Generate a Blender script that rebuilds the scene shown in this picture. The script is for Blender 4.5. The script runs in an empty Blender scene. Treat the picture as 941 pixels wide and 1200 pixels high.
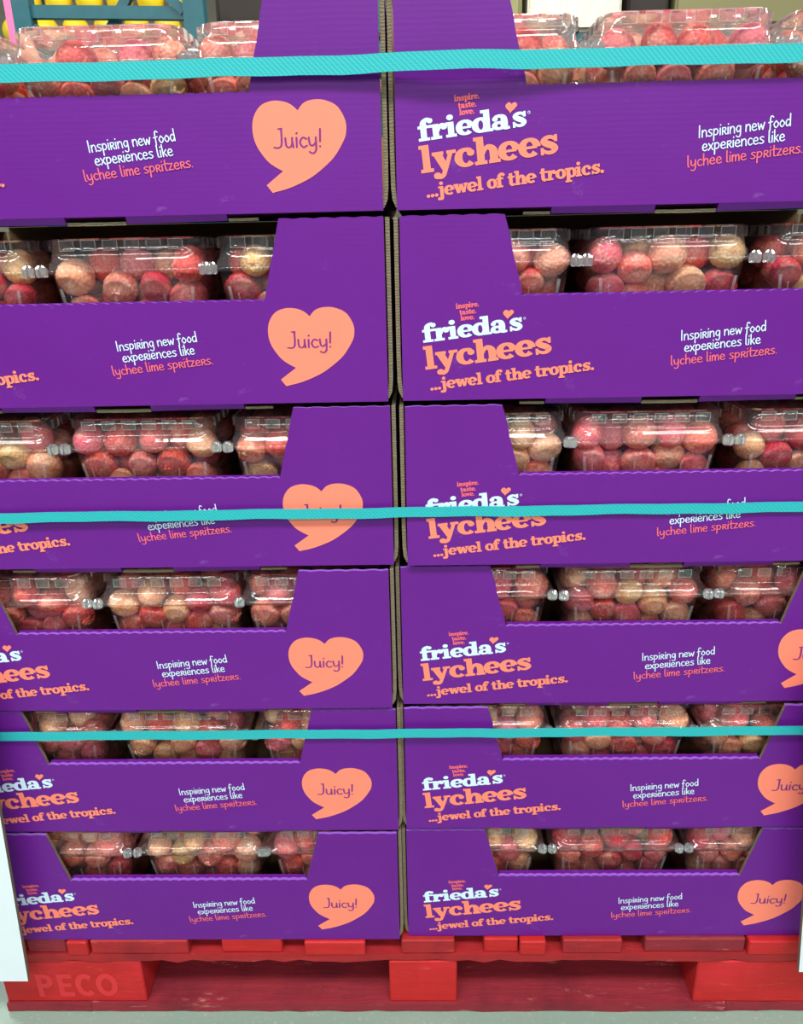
import bpy, bmesh, math, random
import numpy as np
from mathutils import Vector, Matrix, Euler

C = bpy.context.scene.collection
SC = bpy.context.scene
rnd = random.Random(7)
PT = 0.14                                    # height of the pallet top above the floor

# ------------------------------------------------------------------ camera
PITCH, YAW, ROLL = 0.34461402, -0.02407728, -0.02211305
CAM = np.array([0.02636419, -0.83162345, 0.94912448 + PT])
FPX = 900.0
_cy, _sy, _cp, _sp, _cr, _sr = math.cos(YAW), math.sin(YAW), math.cos(PITCH), math.sin(PITCH), math.cos(ROLL), math.sin(ROLL)
_F = np.array([_sy*_cp, _cy*_cp, -_sp]); _R = np.array([_cy, -_sy, 0.0]); _U = np.cross(_R, _F)
R_, U_ = _cr*_R + _sr*_U, -_sr*_R + _cr*_U
cam_data = bpy.data.cameras.new('camera')
cam = bpy.data.objects.new('camera', cam_data); C.objects.link(cam)
cam.matrix_world = Matrix(((R_[0], U_[0], -_F[0], CAM[0]), (R_[1], U_[1], -_F[1], CAM[1]), (R_[2], U_[2], -_F[2], CAM[2]), (0, 0, 0, 1)))
cam_data.sensor_width = 36; cam_data.lens = FPX/1200*36; cam_data.clip_start = 0.02
SC.camera = cam

# ------------------------------------------------------------------ world, lamps, exposure
SC.view_settings.view_transform = 'Standard'; SC.view_settings.look = 'None'
SC.view_settings.gamma = 1; SC.view_settings.use_curve_mapping = False
SC.view_settings.exposure = 0.0
w = bpy.data.worlds.new('hall_light'); SC.world = w; w.use_nodes = True
bg = w.node_tree.nodes['Background']; bg.inputs[0].default_value = (0.93, 0.97, 1.0, 1); bg.inputs[1].default_value = 0.23
def lamp(name, loc, rot, sx, sy, power, col=(1, 0.99, 0.97)):
    d = bpy.data.lights.new(name, 'AREA'); d.shape = 'RECTANGLE'; d.size = sx; d.size_y = sy; d.energy = power; d.color = col
    o = bpy.data.objects.new(name, d); C.objects.link(o); o.location = loc; o.rotation_euler = rot
    return o
for lx, ly, pw in ((-0.30, -1.5, 88), (2.1, -1.7, 52), (-2.6, -1.7, 52), (0.3, -4.0, 60), (2.6, -4.2, 60), (-2.4, -4.2, 60), (-0.8, -6.6, 85), (1.8, -6.6, 85), (-2.6, 2.2, 110), (2.4, 2.2, 110), (0.0, 3.0, 90)):  # unseen overhead rows of the hall; the farthest pair is added as frontal fill
    lamp('ceiling_lamp', (lx, ly, 3.45), (0, 0, 0), 1.9, 0.5, pw)
try:
    SC.cycles.transparent_max_bounces = 24
except Exception:
    pass

# ------------------------------------------------------------------ helpers
def lin(r, g, b):
    f = lambda c: (c/255/12.92) if c/255 <= 0.04045 else ((c/255+0.055)/1.055)**2.4
    return (f(r), f(g), f(b), 1.0)

class NT:
    def __init__(s, name):
        s.m = bpy.data.materials.new(name); s.m.use_nodes = True; s.t = s.m.node_tree; s.t.nodes.clear()
        s.out = s.n('ShaderNodeOutputMaterial')
    def n(s, kind, **kw):
        x = s.t.nodes.new(kind)
        for k, v in kw.items():
            if k.startswith('i_'):
                key = k[2:]; x.inputs[int(key) if key.isdigit() else key.replace('_', ' ')].default_value = v
            else: setattr(x, k, v)
        return x
    def l(s, a, b): s.t.links.new(a, b)
    def ramp(s, fac, stops):
        r = s.n('ShaderNodeValToRGB'); e = r.color_ramp.elements
        while len(e) < len(stops): e.new(0.5)
        for el, (p, c) in zip(e, stops): el.position = p; el.color = c
        s.l(fac, r.inputs[0]); return r.outputs[0]
    def mix(s, fac, a, b):
        m = s.n('ShaderNodeMix', data_type='RGBA')
        for sock, v in ((m.inputs[0], fac), (m.inputs[6], a), (m.inputs[7], b)):
            if hasattr(v, 'links'): s.l(v, sock)
            else: sock.default_value = v
        return m.outputs[2]
    def noise(s, scale, detail=3, rough=0.55, vec=None, stretch=None):
        if vec is None: vec = s.n('ShaderNodeTexCoord').outputs['Object']
        if stretch:
            mp = s.n('ShaderNodeMapping'); mp.inputs['Scale'].default_value = stretch; s.l(vec, mp.inputs[0]); vec = mp.outputs[0]
        x = s.n('ShaderNodeTexNoise'); x.inputs['Scale'].default_value = scale; x.inputs['Detail'].default_value = detail
        x.inputs['Roughness'].default_value = rough; s.l(vec, x.inputs['Vector']); return x.outputs['Fac']
    def wave(s, axis, scale, vec=None, dist=0.0):
        if vec is None: vec = s.n('ShaderNodeTexCoord').outputs['Object']
        x = s.n('ShaderNodeTexWave', bands_direction=axis); x.inputs['Scale'].default_value = scale; x.inputs['Distortion'].default_value = dist
        s.l(vec, x.inputs['Vector']); return x.outputs['Fac']
    def bump(s, h, dist, strength=1.0):
        b = s.n('ShaderNodeBump'); b.inputs['Distance'].default_value = dist; b.inputs['Strength'].default_value = strength
        s.l(h, b.inputs['Height']); return b.outputs[0]
    def done(s, base, rough=0.5, spec=0.5, normal=None, metal=0.0, **kw):
        p = s.n('ShaderNodeBsdfPrincipled')
        for key, v in (('Base Color', base), ('Roughness', rough), ('Specular IOR Level', spec), ('Metallic', metal)):
            if hasattr(v, 'links'): s.l(v, p.inputs[key])
            else: p.inputs[key].default_value = v
        for k, v in kw.items(): p.inputs[k.replace('_', ' ')].default_value = v
        if normal is not None: s.l(normal, p.inputs['Normal'])
        s.l(p.outputs[0], s.out.inputs[0]); return s.m

def m_card(name, c, rough=0.42):
    t = NT(name)
    a = t.noise(9, 4); f = t.noise(60, 2, 0.6, stretch=(1, 1, 6)); sc = t.noise(24, 6, 0.75, stretch=(1, 1, 1.6))
    dark = tuple(x*0.93 for x in c[:3]) + (1,); lite = tuple(min(1, x*1.07+0.004) for x in c[:3]) + (1,)
    col = t.mix(a, dark, lite)
    sm = t.ramp(sc, [(0.62, (0, 0, 0, 1)), (0.80, (0.34, 0.34, 0.34, 1))])
    col = t.mix(sm, col, lin(176, 140, 205))
    fl = t.n('ShaderNodeMath', operation='MULTIPLY_ADD', i_1=0.35, i_2=0.0); t.l(t.wave('Z', 62, dist=0.6), fl.inputs[0])
    ad = t.n('ShaderNodeMath', operation='ADD'); t.l(fl.outputs[0], ad.inputs[0]); t.l(f, ad.inputs[1])
    return t.done(col, rough, 0.30, t.bump(ad.outputs[0], 0.0002, 0.3))
M = {}
M['purple'] = m_card('purple_print', lin(101, 20, 136))
M['torn'] = m_card('torn_purple_edge', lin(146, 92, 200), 0.7)
def m_kraft(name, c1, c2, axis='Z', sc=110):
    t = NT(name); wv = t.wave(axis, sc, dist=7.0); no = t.noise(90, 5, 0.7)
    col = t.mix(no, c1, c2); col = t.mix(t.ramp(wv, [(0.15, (0.38, 0.38, 0.38, 1)), (0.6, (0, 0, 0, 1))]), col, lin(92, 74, 54))
    return t.done(col, 0.85, 0.2, t.bump(wv, 0.0006, 0.6))
M['kraft_edge'] = m_kraft('corrugated_kraft_edge', lin(108, 96, 78), lin(150, 138, 114))
t = NT('kraft_liner'); M['kraft'] = t.done(t.mix(t.noise(40, 5), lin(150, 118, 82), lin(182, 148, 106)), 0.85, 0.2)
def m_flat(name, c, rough=0.45):
    t = NT(name); no = t.noise(35, 3)
    return t.done(t.mix(no, tuple(x*0.96 for x in c[:3])+(1,), c), rough, 0.4)
M['coral'] = m_flat('coral_ink', lin(255, 138, 112))
M['white_ink'] = m_flat('pale_blue_ink', lin(214, 239, 255))
M['pink_ink'] = m_flat('pinkish_coral_ink', lin(246, 108, 116))
M['purple_ink'] = m_flat('plum_ink', lin(126, 44, 128))

def m_lychee(name, attr):
    t = NT(name)
    if attr: src = t.n('ShaderNodeAttribute', attribute_name='tint').outputs['Color']
    else: src = t.n('ShaderNodeObjectInfo').outputs['Color']
    q = 1.0 if attr else 1/55                   # the single ones are unit spheres scaled down
    n1 = t.noise(62*q, 3, 0.6); n2 = t.noise(520*q, 3, 0.7); n3 = t.noise(88*q, 3)
    hs = t.n('ShaderNodeHueSaturation', i_Hue=0.525, i_Saturation=0.76, i_Value=1.10); t.l(src, hs.inputs['Color'])
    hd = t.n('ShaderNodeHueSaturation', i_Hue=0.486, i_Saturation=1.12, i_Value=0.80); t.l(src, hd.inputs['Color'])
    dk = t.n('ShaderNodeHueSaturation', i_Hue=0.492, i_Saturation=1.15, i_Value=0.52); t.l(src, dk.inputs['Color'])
    col = t.mix(t.ramp(n1, [(0.46, (0, 0, 0, 1)), (0.62, (0.9, 0.9, 0.9, 1))]), src, hs.outputs[0])
    col = t.mix(t.ramp(n3, [(0.52, (0, 0, 0, 1)), (0.66, (0.85, 0.85, 0.85, 1))]), col, hd.outputs[0])
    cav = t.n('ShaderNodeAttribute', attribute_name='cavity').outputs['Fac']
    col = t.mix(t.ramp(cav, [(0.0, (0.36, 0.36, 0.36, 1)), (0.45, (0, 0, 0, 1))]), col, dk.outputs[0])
    pore = t.ramp(n2, [(0.34, (0.3, 0.3, 0.3, 1)), (0.46, (0, 0, 0, 1))])
    col = t.mix(pore, col, hd.outputs[0])
    return t.done(col, 0.5, 0.35, t.bump(n2, 0.0006, 0.5))
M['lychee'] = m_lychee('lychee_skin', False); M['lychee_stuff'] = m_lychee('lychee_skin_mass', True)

def m_plastic(name, base, haze, rough=0.06, k=1.25):
    t = NT(name)
    fr = t.n('ShaderNodeFresnel', i_IOR=1.5)
    mu = t.n('ShaderNodeMath', operation='MULTIPLY_ADD', i_1=k, i_2=base, use_clamp=True); t.l(fr.outputs[0], mu.inputs[0])
    tr = t.n('ShaderNodeBsdfTransparent'); tr.inputs[0].default_value = (0.985, 0.99, 0.992, 1)
    gl = t.n('ShaderNodeBsdfGlossy'); gl.inputs[0].default_value = (1, 1, 1, 1); gl.inputs['Roughness'].default_value = rough
    nz = t.noise(45, 2); t.l(t.bump(nz, 0.0012, 0.35), gl.inputs['Normal'])
    df = t.n('ShaderNodeBsdfTranslucent'); df.inputs[0].default_value = (0.9, 0.93, 0.95, 1)
    d2 = t.n('ShaderNodeBsdfDiffuse'); d2.inputs[0].default_value = (0.9, 0.93, 0.95, 1)
    dd = t.n('ShaderNodeMixShader', i_0=0.65); t.l(df.outputs[0], dd.inputs[1]); t.l(d2.outputs[0], dd.inputs[2])
    a = t.n('ShaderNodeMixShader'); t.l(mu.outputs[0], a.inputs[0]); t.l(tr.outputs[0], a.inputs[1]); t.l(gl.outputs[0], a.inputs[2])
    b = t.n('ShaderNodeMixShader', i_0=haze); t.l(a.outputs[0], b.inputs[1]); t.l(dd.outputs[0], b.inputs[2])
    t.l(b.outputs[0], t.out.inputs[0]); return t.m
M['plastic'] = m_plastic('clear_thin_plastic', 0.006, 0.028, 0.05, 0.9)
M['plastic_lid'] = m_plastic('clear_thin_lid_plastic', 0.008, 0.06, 0.05, 0.9)  # extra white haze paints the reflected ceiling light into the lids
M['plastic_rim'] = m_plastic('clear_plastic_rim', 0.015, 0.035, 0.16, 0.75)
M['plastic_boss'] = m_plastic('clear_plastic_boss', 0.035, 0.022, 0.03, 1.5)
M['snap'] = m_plastic('clear_plastic_snap', 0.34, 0.10, 0.07)
M['edge_glint'] = m_plastic('painted_edge_glint', 0.20, 0.30, 0.12)  # milky strips painted in as bright edge highlights of the lid windows
M['flute_glint'] = m_plastic('painted_flute_glint', 0.08, 0.16, 0.15)  # milky streaks standing in for highlights on tray flutes and corners

def m_wood(name, c1, c2, c3, ax=(1, 9, 9), wear=0.62):
    t = NT(name); oi = t.n('ShaderNodeObjectInfo').outputs['Random']
    g = t.noise(16, 5, 0.65, stretch=ax); w1 = t.noise(7, 5, 0.7); sp = t.noise(26, 6, 0.8, stretch=(0.7, 2.2, 4))
    col = t.mix(g, c1, c2)
    col = t.mix(t.ramp(w1, [(0.48, (0, 0, 0, 1)), (0.7, (0.7, 0.7, 0.7, 1))]), col, c3)
    col = t.mix(t.ramp(sp, [(wear, (0, 0, 0, 1)), (wear+0.08, (0.6, 0.6, 0.6, 1))]), col, lin(206, 128, 122))
    mo = t.n('ShaderNodeMath', operation='MULTIPLY', i_1=0.22); t.l(oi, mo.inputs[0])
    col = t.mix(mo.outputs[0], col, lin(120, 24, 34))
    return t.done(col, 0.6, 0.3, t.bump(g, 0.002, 0.5))
M['red_wood'] = m_wood('red_painted_wood', lin(178, 28, 28), lin(204, 40, 38), lin(224, 44, 56))
M['red_worn'] = m_wood('red_worn_wood', lin(122, 32, 44), lin(156, 48, 58), lin(90, 26, 42), wear=0.60)
M['red_mid'] = m_wood('red_dull_wood', lin(152, 30, 36), lin(182, 42, 44), lin(118, 26, 38), wear=0.61)
M['red_ink'] = m_flat('faded_pink_red_paint', lin(212, 48, 54), 0.6)
t = NT('teal_webbing')
wv = t.wave('DIAGONAL', 130); w2 = t.wave('Z', 160)
M['strap'] = t.done(t.mix(t.mix(0.5, wv, w2), lin(32, 164, 169), lin(46, 186, 190)), 0.5, 0.4, t.bump(wv, 0.0004, 0.35))
t = NT('sealed_concrete'); a = t.noise(3, 5); b = t.noise(160, 3, 0.7); 
M['floor'] = t.done(t.mix(t.ramp(b, [(0.58, (0, 0, 0, 1)), (0.72, (0.6, 0.6, 0.6, 1))]), t.mix(a, lin(126, 150, 136), lin(142, 164, 150)), lin(176, 192, 180)), 0.45, 0.4, t.bump(b, 0.001, 0.2))
M['board'] = m_flat('white_coated_board', lin(226, 238, 244), 0.4)
t = NT('teal_painted_steel'); M['teal'] = t.done(t.mix(t.noise(20, 4), lin(22, 74, 84), lin(34, 92, 100)), 0.35, 0.5)
M['dark'] = m_flat('dark_brown_shelf', lin(52, 44, 40), 0.7)
M['lemon'] = m_flat('lemon_skin', lin(248, 218, 40), 0.45)
M['cream'] = m_flat('cream_carton', lin(226, 216, 180), 0.6)
M['pink'] = m_flat('pink_card', lin(236, 110, 160), 0.6)
M['olive'] = m_flat('olive_carton', lin(140, 136, 92), 0.6)
t = NT('stretch_film'); a = t.noise(6, 4, 0.6, stretch=(8, 8, 1)); M['film'] = t.done(t.mix(a, lin(206, 196, 160), lin(240, 238, 226)), 0.3, 0.6)

def add_box(bm, x0, x1, y0, y1, z0, z1, mi=0):
    v = [bm.verts.new(p) for p in ((x0, y0, z0), (x1, y0, z0), (x1, y1, z0), (x0, y1, z0), (x0, y0, z1), (x1, y0, z1), (x1, y1, z1), (x0, y1, z1))]
    fs = []
    for q in ((0, 3, 2, 1), (4, 5, 6, 7), (0, 1, 5, 4), (1, 2, 6, 5), (2, 3, 7, 6), (3, 0, 4, 7)):
        f = bm.faces.new([v[i] for i in q]); f.material_index = mi; fs.append(f)
    return v, fs
def mesh_of(name, bm, mats, smooth=False):
    me = bpy.data.meshes.new(name); bm.normal_update(); bm.to_mesh(me); bm.free()
    for m in (mats if isinstance(mats, (list, tuple)) else [mats]): me.materials.append(m)
    if smooth: me.shade_smooth()
    return me
def link(name, me, parent=None, loc=(0, 0, 0), label=None, cat=None, group=None, kind=None, rot=None):
    o = bpy.data.objects.new(name, me); C.objects.link(o); o.location = loc
    if rot: o.rotation_euler = rot
    if parent is not None: o.parent = parent
    for k, v in (('label', label), ('category', cat), ('group', group), ('kind', kind)):
        if v: o[k] = v
    return o
def beam(bm, p, q, wdt, hgt, mi=0, up=(0, 0, 1)):
    p, q = Vector(p), Vector(q); d = (q-p).normalized(); u = Vector(up)
    s = d.cross(u)
    if s.length < 1e-4: s = Vector((1, 0, 0))
    s.normalize(); u = s.cross(d)
    vs = []
    for e in (p, q):
        for a, b in ((-1, -1), (1, -1), (1, 1), (-1, 1)): vs.append(bm.verts.new(e + s*a*wdt/2 + u*b*hgt/2))
    for f in ((0, 1, 2, 3), (7, 6, 5, 4), (0, 4, 5, 1), (1, 5, 6, 2), (2, 6, 7, 3), (3, 7, 4, 0)):
        bm.faces.new([vs[i] for i in f]).material_index = mi

# ------------------------------------------------------------------ lettering: strokes laid as flat strips
def spline(pts, n=5, closed=False):
    if len(pts) < 3: return [tuple(p) for p in pts]
    P = [np.array(p, float) for p in pts]; out = []
    m = len(P)
    for i in range(m if closed else m-1):
        a, b, c, d = (P[(i-1) % m] if closed or i > 0 else 2*P[0]-P[1]), P[i], P[(i+1) % m], (P[(i+2) % m] if closed or i+2 < m else 2*P[-1]-P[-2])
        for k in range(n):
            s = k/n
            out.append(tuple(0.5*((2*b)+(c-a)*s+(2*a-5*b+4*c-d)*s*s+(3*b-a-3*c+d)*s**3)))
    if not closed: out.append(tuple(P[-1]))
    return out
def strip_polys(pts, cap=False):            # pts: (x, y, width) -> quads
    n = len(pts); L, Rr = [], []
    for i, (x, y, wd) in enumerate(pts):
        x0, y0 = pts[max(0, i-1)][:2]; x1, y1 = pts[min(n-1, i+1)][:2]
        dx, dy = x1-x0, y1-y0; l = math.hypot(dx, dy) or 1
        nx, ny = -dy/l*wd/2, dx/l*wd/2
        L.append((x+nx, y+ny)); Rr.append((x-nx, y-ny))
    q = [[Rr[i], Rr[i+1], L[i+1], L[i]] for i in range(n-1)]
    if cap:
        for (x, y, wd) in (pts[0], pts[-1]): q.append(disc(x, y, wd/2))
    return q
def disc(x, y, r, n=12): return [(x+r*math.cos(2*math.pi*k/n), y+r*math.sin(2*math.pi*k/n)) for k in range(n)]
def prim(p):
    k, a = p[0], p[1:]
    if k == 'R': return [[(a[0], a[1]), (a[2], a[1]), (a[2], a[3]), (a[0], a[3])]]
    if k == 'D': return [disc(*a)]
    if k == 'P': return strip_polys([(x, y, q*1.1) for x, y, q in spline(list(a), 5)])
    if k == 'S': return strip_polys([(x, y, 0.152) for x, y in spline(list(a), 4)], True)
    if k == 'A':
        cx, cy, rx, ry, a0, a1, wh, wv = a; n = max(8, int(abs(a1-a0)/14)); pts = []
        for i in range(n+1):
            g = math.radians(a0+(a1-a0)*i/n); pts.append((cx+rx*math.cos(g), cy+ry*math.sin(g), (wv+(wh-wv)*abs(math.cos(g))**1.4)*1.08))
        return strip_polys(pts)
SLAB = {
 'l': (.62, ('R', .12, 0, .46, 1.45), ('R', 0, 1.25, .3, 1.45), ('R', 0, 0, .6, .19)),
 'i': (.64, ('R', .13, 0, .47, 1), ('R', 0, .81, .3, 1), ('R', 0, 0, .6, .19), ('D', .29, 1.3, .19)),
 'h': (1.2, ('R', .12, 0, .46, 1.45), ('R', 0, 1.25, .3, 1.45), ('R', 0, 0, .57, .19), ('P', (.40, .55, .16), (.5, .78, .2), (.68, .87, .25), (.86, .72, .33), (.89, .45, .34), (.89, .05, .34)), ('R', .65, 0, 1.18, .19)),
 'n': (1.2, ('R', .12, 0, .46, 1), ('R', 0, .81, .3, 1), ('R', 0, 0, .57, .19), ('P', (.40, .55, .16), (.5, .78, .2), (.68, .87, .25), (.86, .72, .33), (.89, .45, .34), (.89, .05, .34)), ('R', .65, 0, 1.18, .19)),
 'r': (.92, ('R', .12, 0, .46, 1), ('R', 0, .81, .3, 1), ('R', 0, 0, .62, .19), ('P', (.40, .5, .16), (.5, .78, .2), (.64, .9, .2), (.78, .88, .2)), ('D', .76, .76, .19)),
 'f': (.76, ('R', .14, 0, .48, 1.08), ('R', 0, 0, .64, .19), ('R', 0, .81, .7, 1), ('P', (.31, 1.0, .34), (.34, 1.22, .3), (.48, 1.37, .22), (.66, 1.4, .18)), ('D', .70, 1.28, .17)),
 'e': (1.02, ('A', .5, .5, .34, .41, 0, 318, .34, .18), ('R', .2, .43, .84, .57)),
 'c': (.98, ('A', .5, .5, .34, .41, 50, 318, .34, .18), ('D', .74, .72, .18)),
 'a': (1.08, ('A', .40, .29, .25, .2, 0, 360, .28, .16), ('P', (.16, .76, .12), (.26, .89, .17), (.48, .91, .2), (.66, .8, .3), (.71, .55, .34), (.71, .2, .34), (.80, .09, .22), (1.0, .09, .15)), ('D', .2, .74, .16)),
 's': (.94, ('P', (.76, .74, .14), (.58, .89, .17), (.36, .88, .2), (.22, .72, .27), (.36, .57, .31), (.58, .45, .31), (.72, .29, .27), (.6, .12, .2), (.38, .1, .17), (.15, .24, .14)), ('R', .70, .64, .84, 1.0), ('R', .06, 0, .2, .38)),
 'y': (1.14, ('P', (.24, .92, .35), (.58, .06, .3)), ('P', (.88, .92, .18), (.56, .0, .19), (.42, -.28, .21), (.22, -.36, .19)), ('D', .17, -.25, .18), ('R', 0, .82, .54, 1), ('R', .68, .82, 1.12, 1)),
 'j': (.62, ('R', .16, -.05, .5, 1), ('R', 0, .81, .3, 1), ('P', (.33, .0, .34), (.31, -.25, .26), (.14, -.37, .18)), ('D', .03, -.27, .16), ('D', .33, 1.3, .19)),
 'w': (1.44, ('P', (.23, .92, .33), (.47, .06, .3)), ('P', (.47, .06, .2), (.70, .92, .2)), ('P', (.70, .92, .33), (.97, .06, .3)), ('P', (.97, .06, .2), (1.22, .92, .18)), ('R', 0, .82, .5, 1), ('R', 1.0, .82, 1.42, 1)),
 'o': (1.0, ('A', .5, .5, .33, .41, 0, 360, .34, .18)),
 't': (.72, ('R', .13, .2, .47, 1.3), ('R', 0, .81, .68, 1), ('P', (.3, .3, .34), (.37, .12, .25), (.52, .09, .18), (.66, .22, .12))),
 'p': (1.1, ('R', .13, -.45, .47, 1), ('R', 0, .81, .3, 1), ('R', 0, -.45, .64, -.26), ('A', .62, .5, .31, .41, 0, 360, .34, .18)),
 'v': (1.08, ('P', (.24, .92, .34), (.54, .06, .3)), ('P', (.54, .06, .2), (.84, .92, .18)), ('R', 0, .82, .5, 1), ('R', .64, .82, 1.06, 1)),
 'd': (1.14, ('A', .44, .5, .32, .41, 0, 360, .34, .18), ('R', .62, 0, .96, 1.45), ('R', .46, 1.25, .8, 1.45), ('R', .62, 0, 1.12, .19)),
 '.': (.44, ('D', .19, .16, .18)), ' ': (.45,),
}
HAND = {
 'I': (.42, ('S', (.15, 0), (.17, 1.75))), 'n': (.8, ('S', (.1, 0), (.1, 1)), ('S', (.1, .6), (.35, 1), (.6, .8), (.65, 0))),
 's': (.68, ('S', (.55, .92), (.3, 1), (.12, .78), (.35, .52), (.55, .28), (.35, .02), (.05, .1))),
 'p': (.8, ('S', (.12, 1), (.1, -.7)), ('S', (.12, .75), (.4, 1), (.65, .6), (.45, .12), (.12, .2))),
 'i': (.3, ('S', (.12, 0), (.13, 1)), ('S', (.15, 1.42), (.17, 1.5))),
 'r': (.7, ('S', (.12, 0), (.12, 1)), ('S', (.12, .98), (.45, 1), (.55, .76), (.4, .55), (.12, .5)), ('S', (.3, .5), (.6, 0))),
 'g': (.8, ('S', (.62, .85), (.35, 1), (.1, .6), (.3, .1), (.58, .4), (.63, .9)), ('S', (.63, .95), (.6, -.4), (.35, -.65), (.1, -.45))),
 'e': (.76, ('S', (.1, .5), (.55, .55), (.55, .85), (.3, 1), (.08, .6), (.15, .15), (.4, 0), (.65, .15))),
 'w': (.98, ('S', (.05, 1), (.25, 0)), ('S', (.25, 0), (.47, .8)), ('S', (.47, .8), (.68, 0)), ('S', (.68, 0), (.9, 1))),
 'f': (.62, ('S', (.62, 1.6), (.42, 1.8), (.25, 1.5), (.22, 0), (.2, -.3)), ('S', (0, .85), (.5, .95))),
 'o': (.76, ('S', (.35, 1), (.08, .5), (.35, 0), (.65, .5), (.35, 1))),
 'd': (.8, ('S', (.6, .85), (.3, 1), (.08, .5), (.3, 0), (.6, .4)), ('S', (.62, 1.8), (.64, 0))),
 'x': (.7, ('S', (.05, 1), (.6, 0)), ('S', (.6, 1), (.05, 0))), 'c': (.68, ('S', (.58, .85), (.3, 1), (.08, .5), (.3, 0), (.6, .15))),
 'l': (.36, ('S', (.1, 1.8), (.12, .2), (.25, 0))), 'k': (.7, ('S', (.1, 1.8), (.12, 0)), ('S', (.55, .98), (.14, .45)), ('S', (.25, .52), (.6, 0))),
 'y': (.8, ('S', (.08, 1), (.15, .3), (.35, .15), (.6, .45)), ('S', (.62, 1), (.6, -.3), (.35, -.65), (.1, -.5))),
 'h': (.78, ('S', (.1, 1.8), (.12, 0)), ('S', (.12, .6), (.35, 1), (.58, .8), (.62, 0))),
 'm': (1.04, ('S', (.1, 0), (.1, 1)), ('S', (.1, .6), (.3, 1), (.45, .8), (.48, 0)), ('S', (.48, .6), (.7, 1), (.85, .8), (.88, 0))),
 't': (.56, ('S', (.25, 1.65), (.25, .15), (.45, 0)), ('S', (0, 1.0), (.58, 1.08))), 'z': (.7, ('S', (.05, .98), (.55, 1)), ('S', (.55, 1), (.08, .02)), ('S', (.08, .02), (.62, .05))),
 'u': (.8, ('S', (.08, 1), (.12, .2), (.35, 0), (.56, .3), (.6, 1)), ('S', (.6, .6), (.66, 0))),
 'J': (.86, ('S', (.66, 1.95), (.64, .4), (.42, .0), (.05, .02)), ('S', (.45, 1.93), (.7, 1.97))),
 '!': (.3, ('S', (.17, 1.85), (.13, .55)), ('S', (.12, .02), (.12, .08))), '.': (.3, ('S', (.1, .02), (.1, .06))), ' ': (.42,),
}
def write(bm, text, p0, p1, xh, font, y=-0.0004):
    """Lay TEXT along the line p0 -> p1 of the panel, x-height XH."""
    tg = 0.92 if font is SLAB else 1.0
    adv = sum(font[ch][0] for ch in text)*tg + (font[text[-1]][0]*(1-tg)); L = math.dist(p0, p1); k = L/adv
    d = ((p1[0]-p0[0])/L, (p1[1]-p0[1])/L); u = (-d[1], d[0]); cx = 0.0
    for ch in text:
        for p in font[ch][1:]:
            for poly in prim(p):
                y -= 1.5e-6
                vs = [bm.verts.new((p0[0]+d[0]*(cx+a)*k+u[0]*b*xh, y, p0[1]+d[1]*(cx+a)*k+u[1]*b*xh)) for a, b in poly]
                try: bm.faces.new(vs)
                except ValueError: pass
        cx += font[ch][0]*tg
def flat_poly(bm, pts, y):
    vs = [bm.verts.new((a, y, b)) for a, b in pts]
    f = bm.faces.new(vs); f.normal_update(); bmesh.ops.triangulate(bm, faces=[f])

# ------------------------------------------------------------------ floor and background floor
def plane(name, x0, x1, y0, y1, z, m, kind='structure'):
    bm = bmesh.new(); bm.faces.new([bm.verts.new(p) for p in ((x0, y0, z), (x1, y0, z), (x1, y1, z), (x0, y1, z))])
    return link(name, mesh_of(name, bm, m), kind=kind)
plane('floor', -7, 7, -7, 9, 0.0, M['floor'])

bm = bmesh.new(); add_box(bm, -7, 7, 8.5, 8.6, 0, 5.2); link('wall_back', mesh_of('wall_back', bm, m_flat('warm_grey_wall_paint', lin(204, 198, 178), 0.7)), kind='structure')
# ------------------------------------------------------------------ pallet
pal = link('pallet', None, loc=(0, 0, 0), label='red painted wooden block pallet carrying the purple boxes', cat='pallet')
DEPTH = 0.83
def wood(name, x0, x1, y0, y1, z0, z1, m, ragged=0.0, seed=0, lab=None):
    """A board with slightly uneven, chipped long edges."""
    r = random.Random(seed); bm = bmesh.new()
    n = max(2, int((x1-x0)/0.022)) if ragged else 1
    rows = []
    for i in range(n+1):
        x = x0+(x1-x0)*i/n; a = 0 if i in (0, n) else r.uniform(-1, 1)*ragged; b = r.uniform(-0.3, 1)*ragged
        rows.append([bm.verts.new(p) for p in ((x, y0+abs(a)*0.4, z0+max(0, b)), (x, y0+abs(a)*0.3, z1-max(0, a)*0.25), (x, y1, z1), (x, y1, z0))])
    for A, B in zip(rows, rows[1:]):
        for k in range(4): bm.faces.new((A[k], B[k], B[(k+1) % 4], A[(k+1) % 4]))
    bm.faces.new(rows[0][::-1]); bm.faces.new(rows[-1])
    if not ragged:
        bmesh.ops.bevel(bm, geom=bm.edges[:], offset=0.0018, segments=1, affect='EDGES')
    return link(name, mesh_of(name, bm, m), pal, label=lab)
deck = [(-.603, -.556, 0), (-.553, -.496, 1), (-.4925, -.462, 0), (-.4585, -.316, 0), (-.268, -.180, 0), (-.147, -.0595, 0), (-.0075, .069, 0), (.111, .160, 0), (.162, .199, 0), (.2235, .308, 0), (.341, .483, 1), (.486, .603, 0)]
for i, (a, b, wn) in enumerate(deck):
    wood('deck_board', a, b, -0.004+0.003*math.sin(i*2.1), DEPTH, PT-0.0255, PT-0.0003, M['red_worn'] if wn else (M['red_wood'] if i % 3 else M['red_mid']))
wood('stringer_board', -.603, .603, -0.005, 0.105, PT-0.0425, PT-0.0258, M['red_mid'], 0.0055, 3)
wood('stringer_board', -.603, .603, DEPTH/2-.05, DEPTH/2+.05, PT-0.0425, PT-0.0258, M['red_mid'], 0.003, 9)
wood('stringer_board', -.603, .603, DEPTH-0.1, DEPTH, PT-0.0425, PT-0.0258, M['red_mid'], 0.003, 4)
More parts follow.
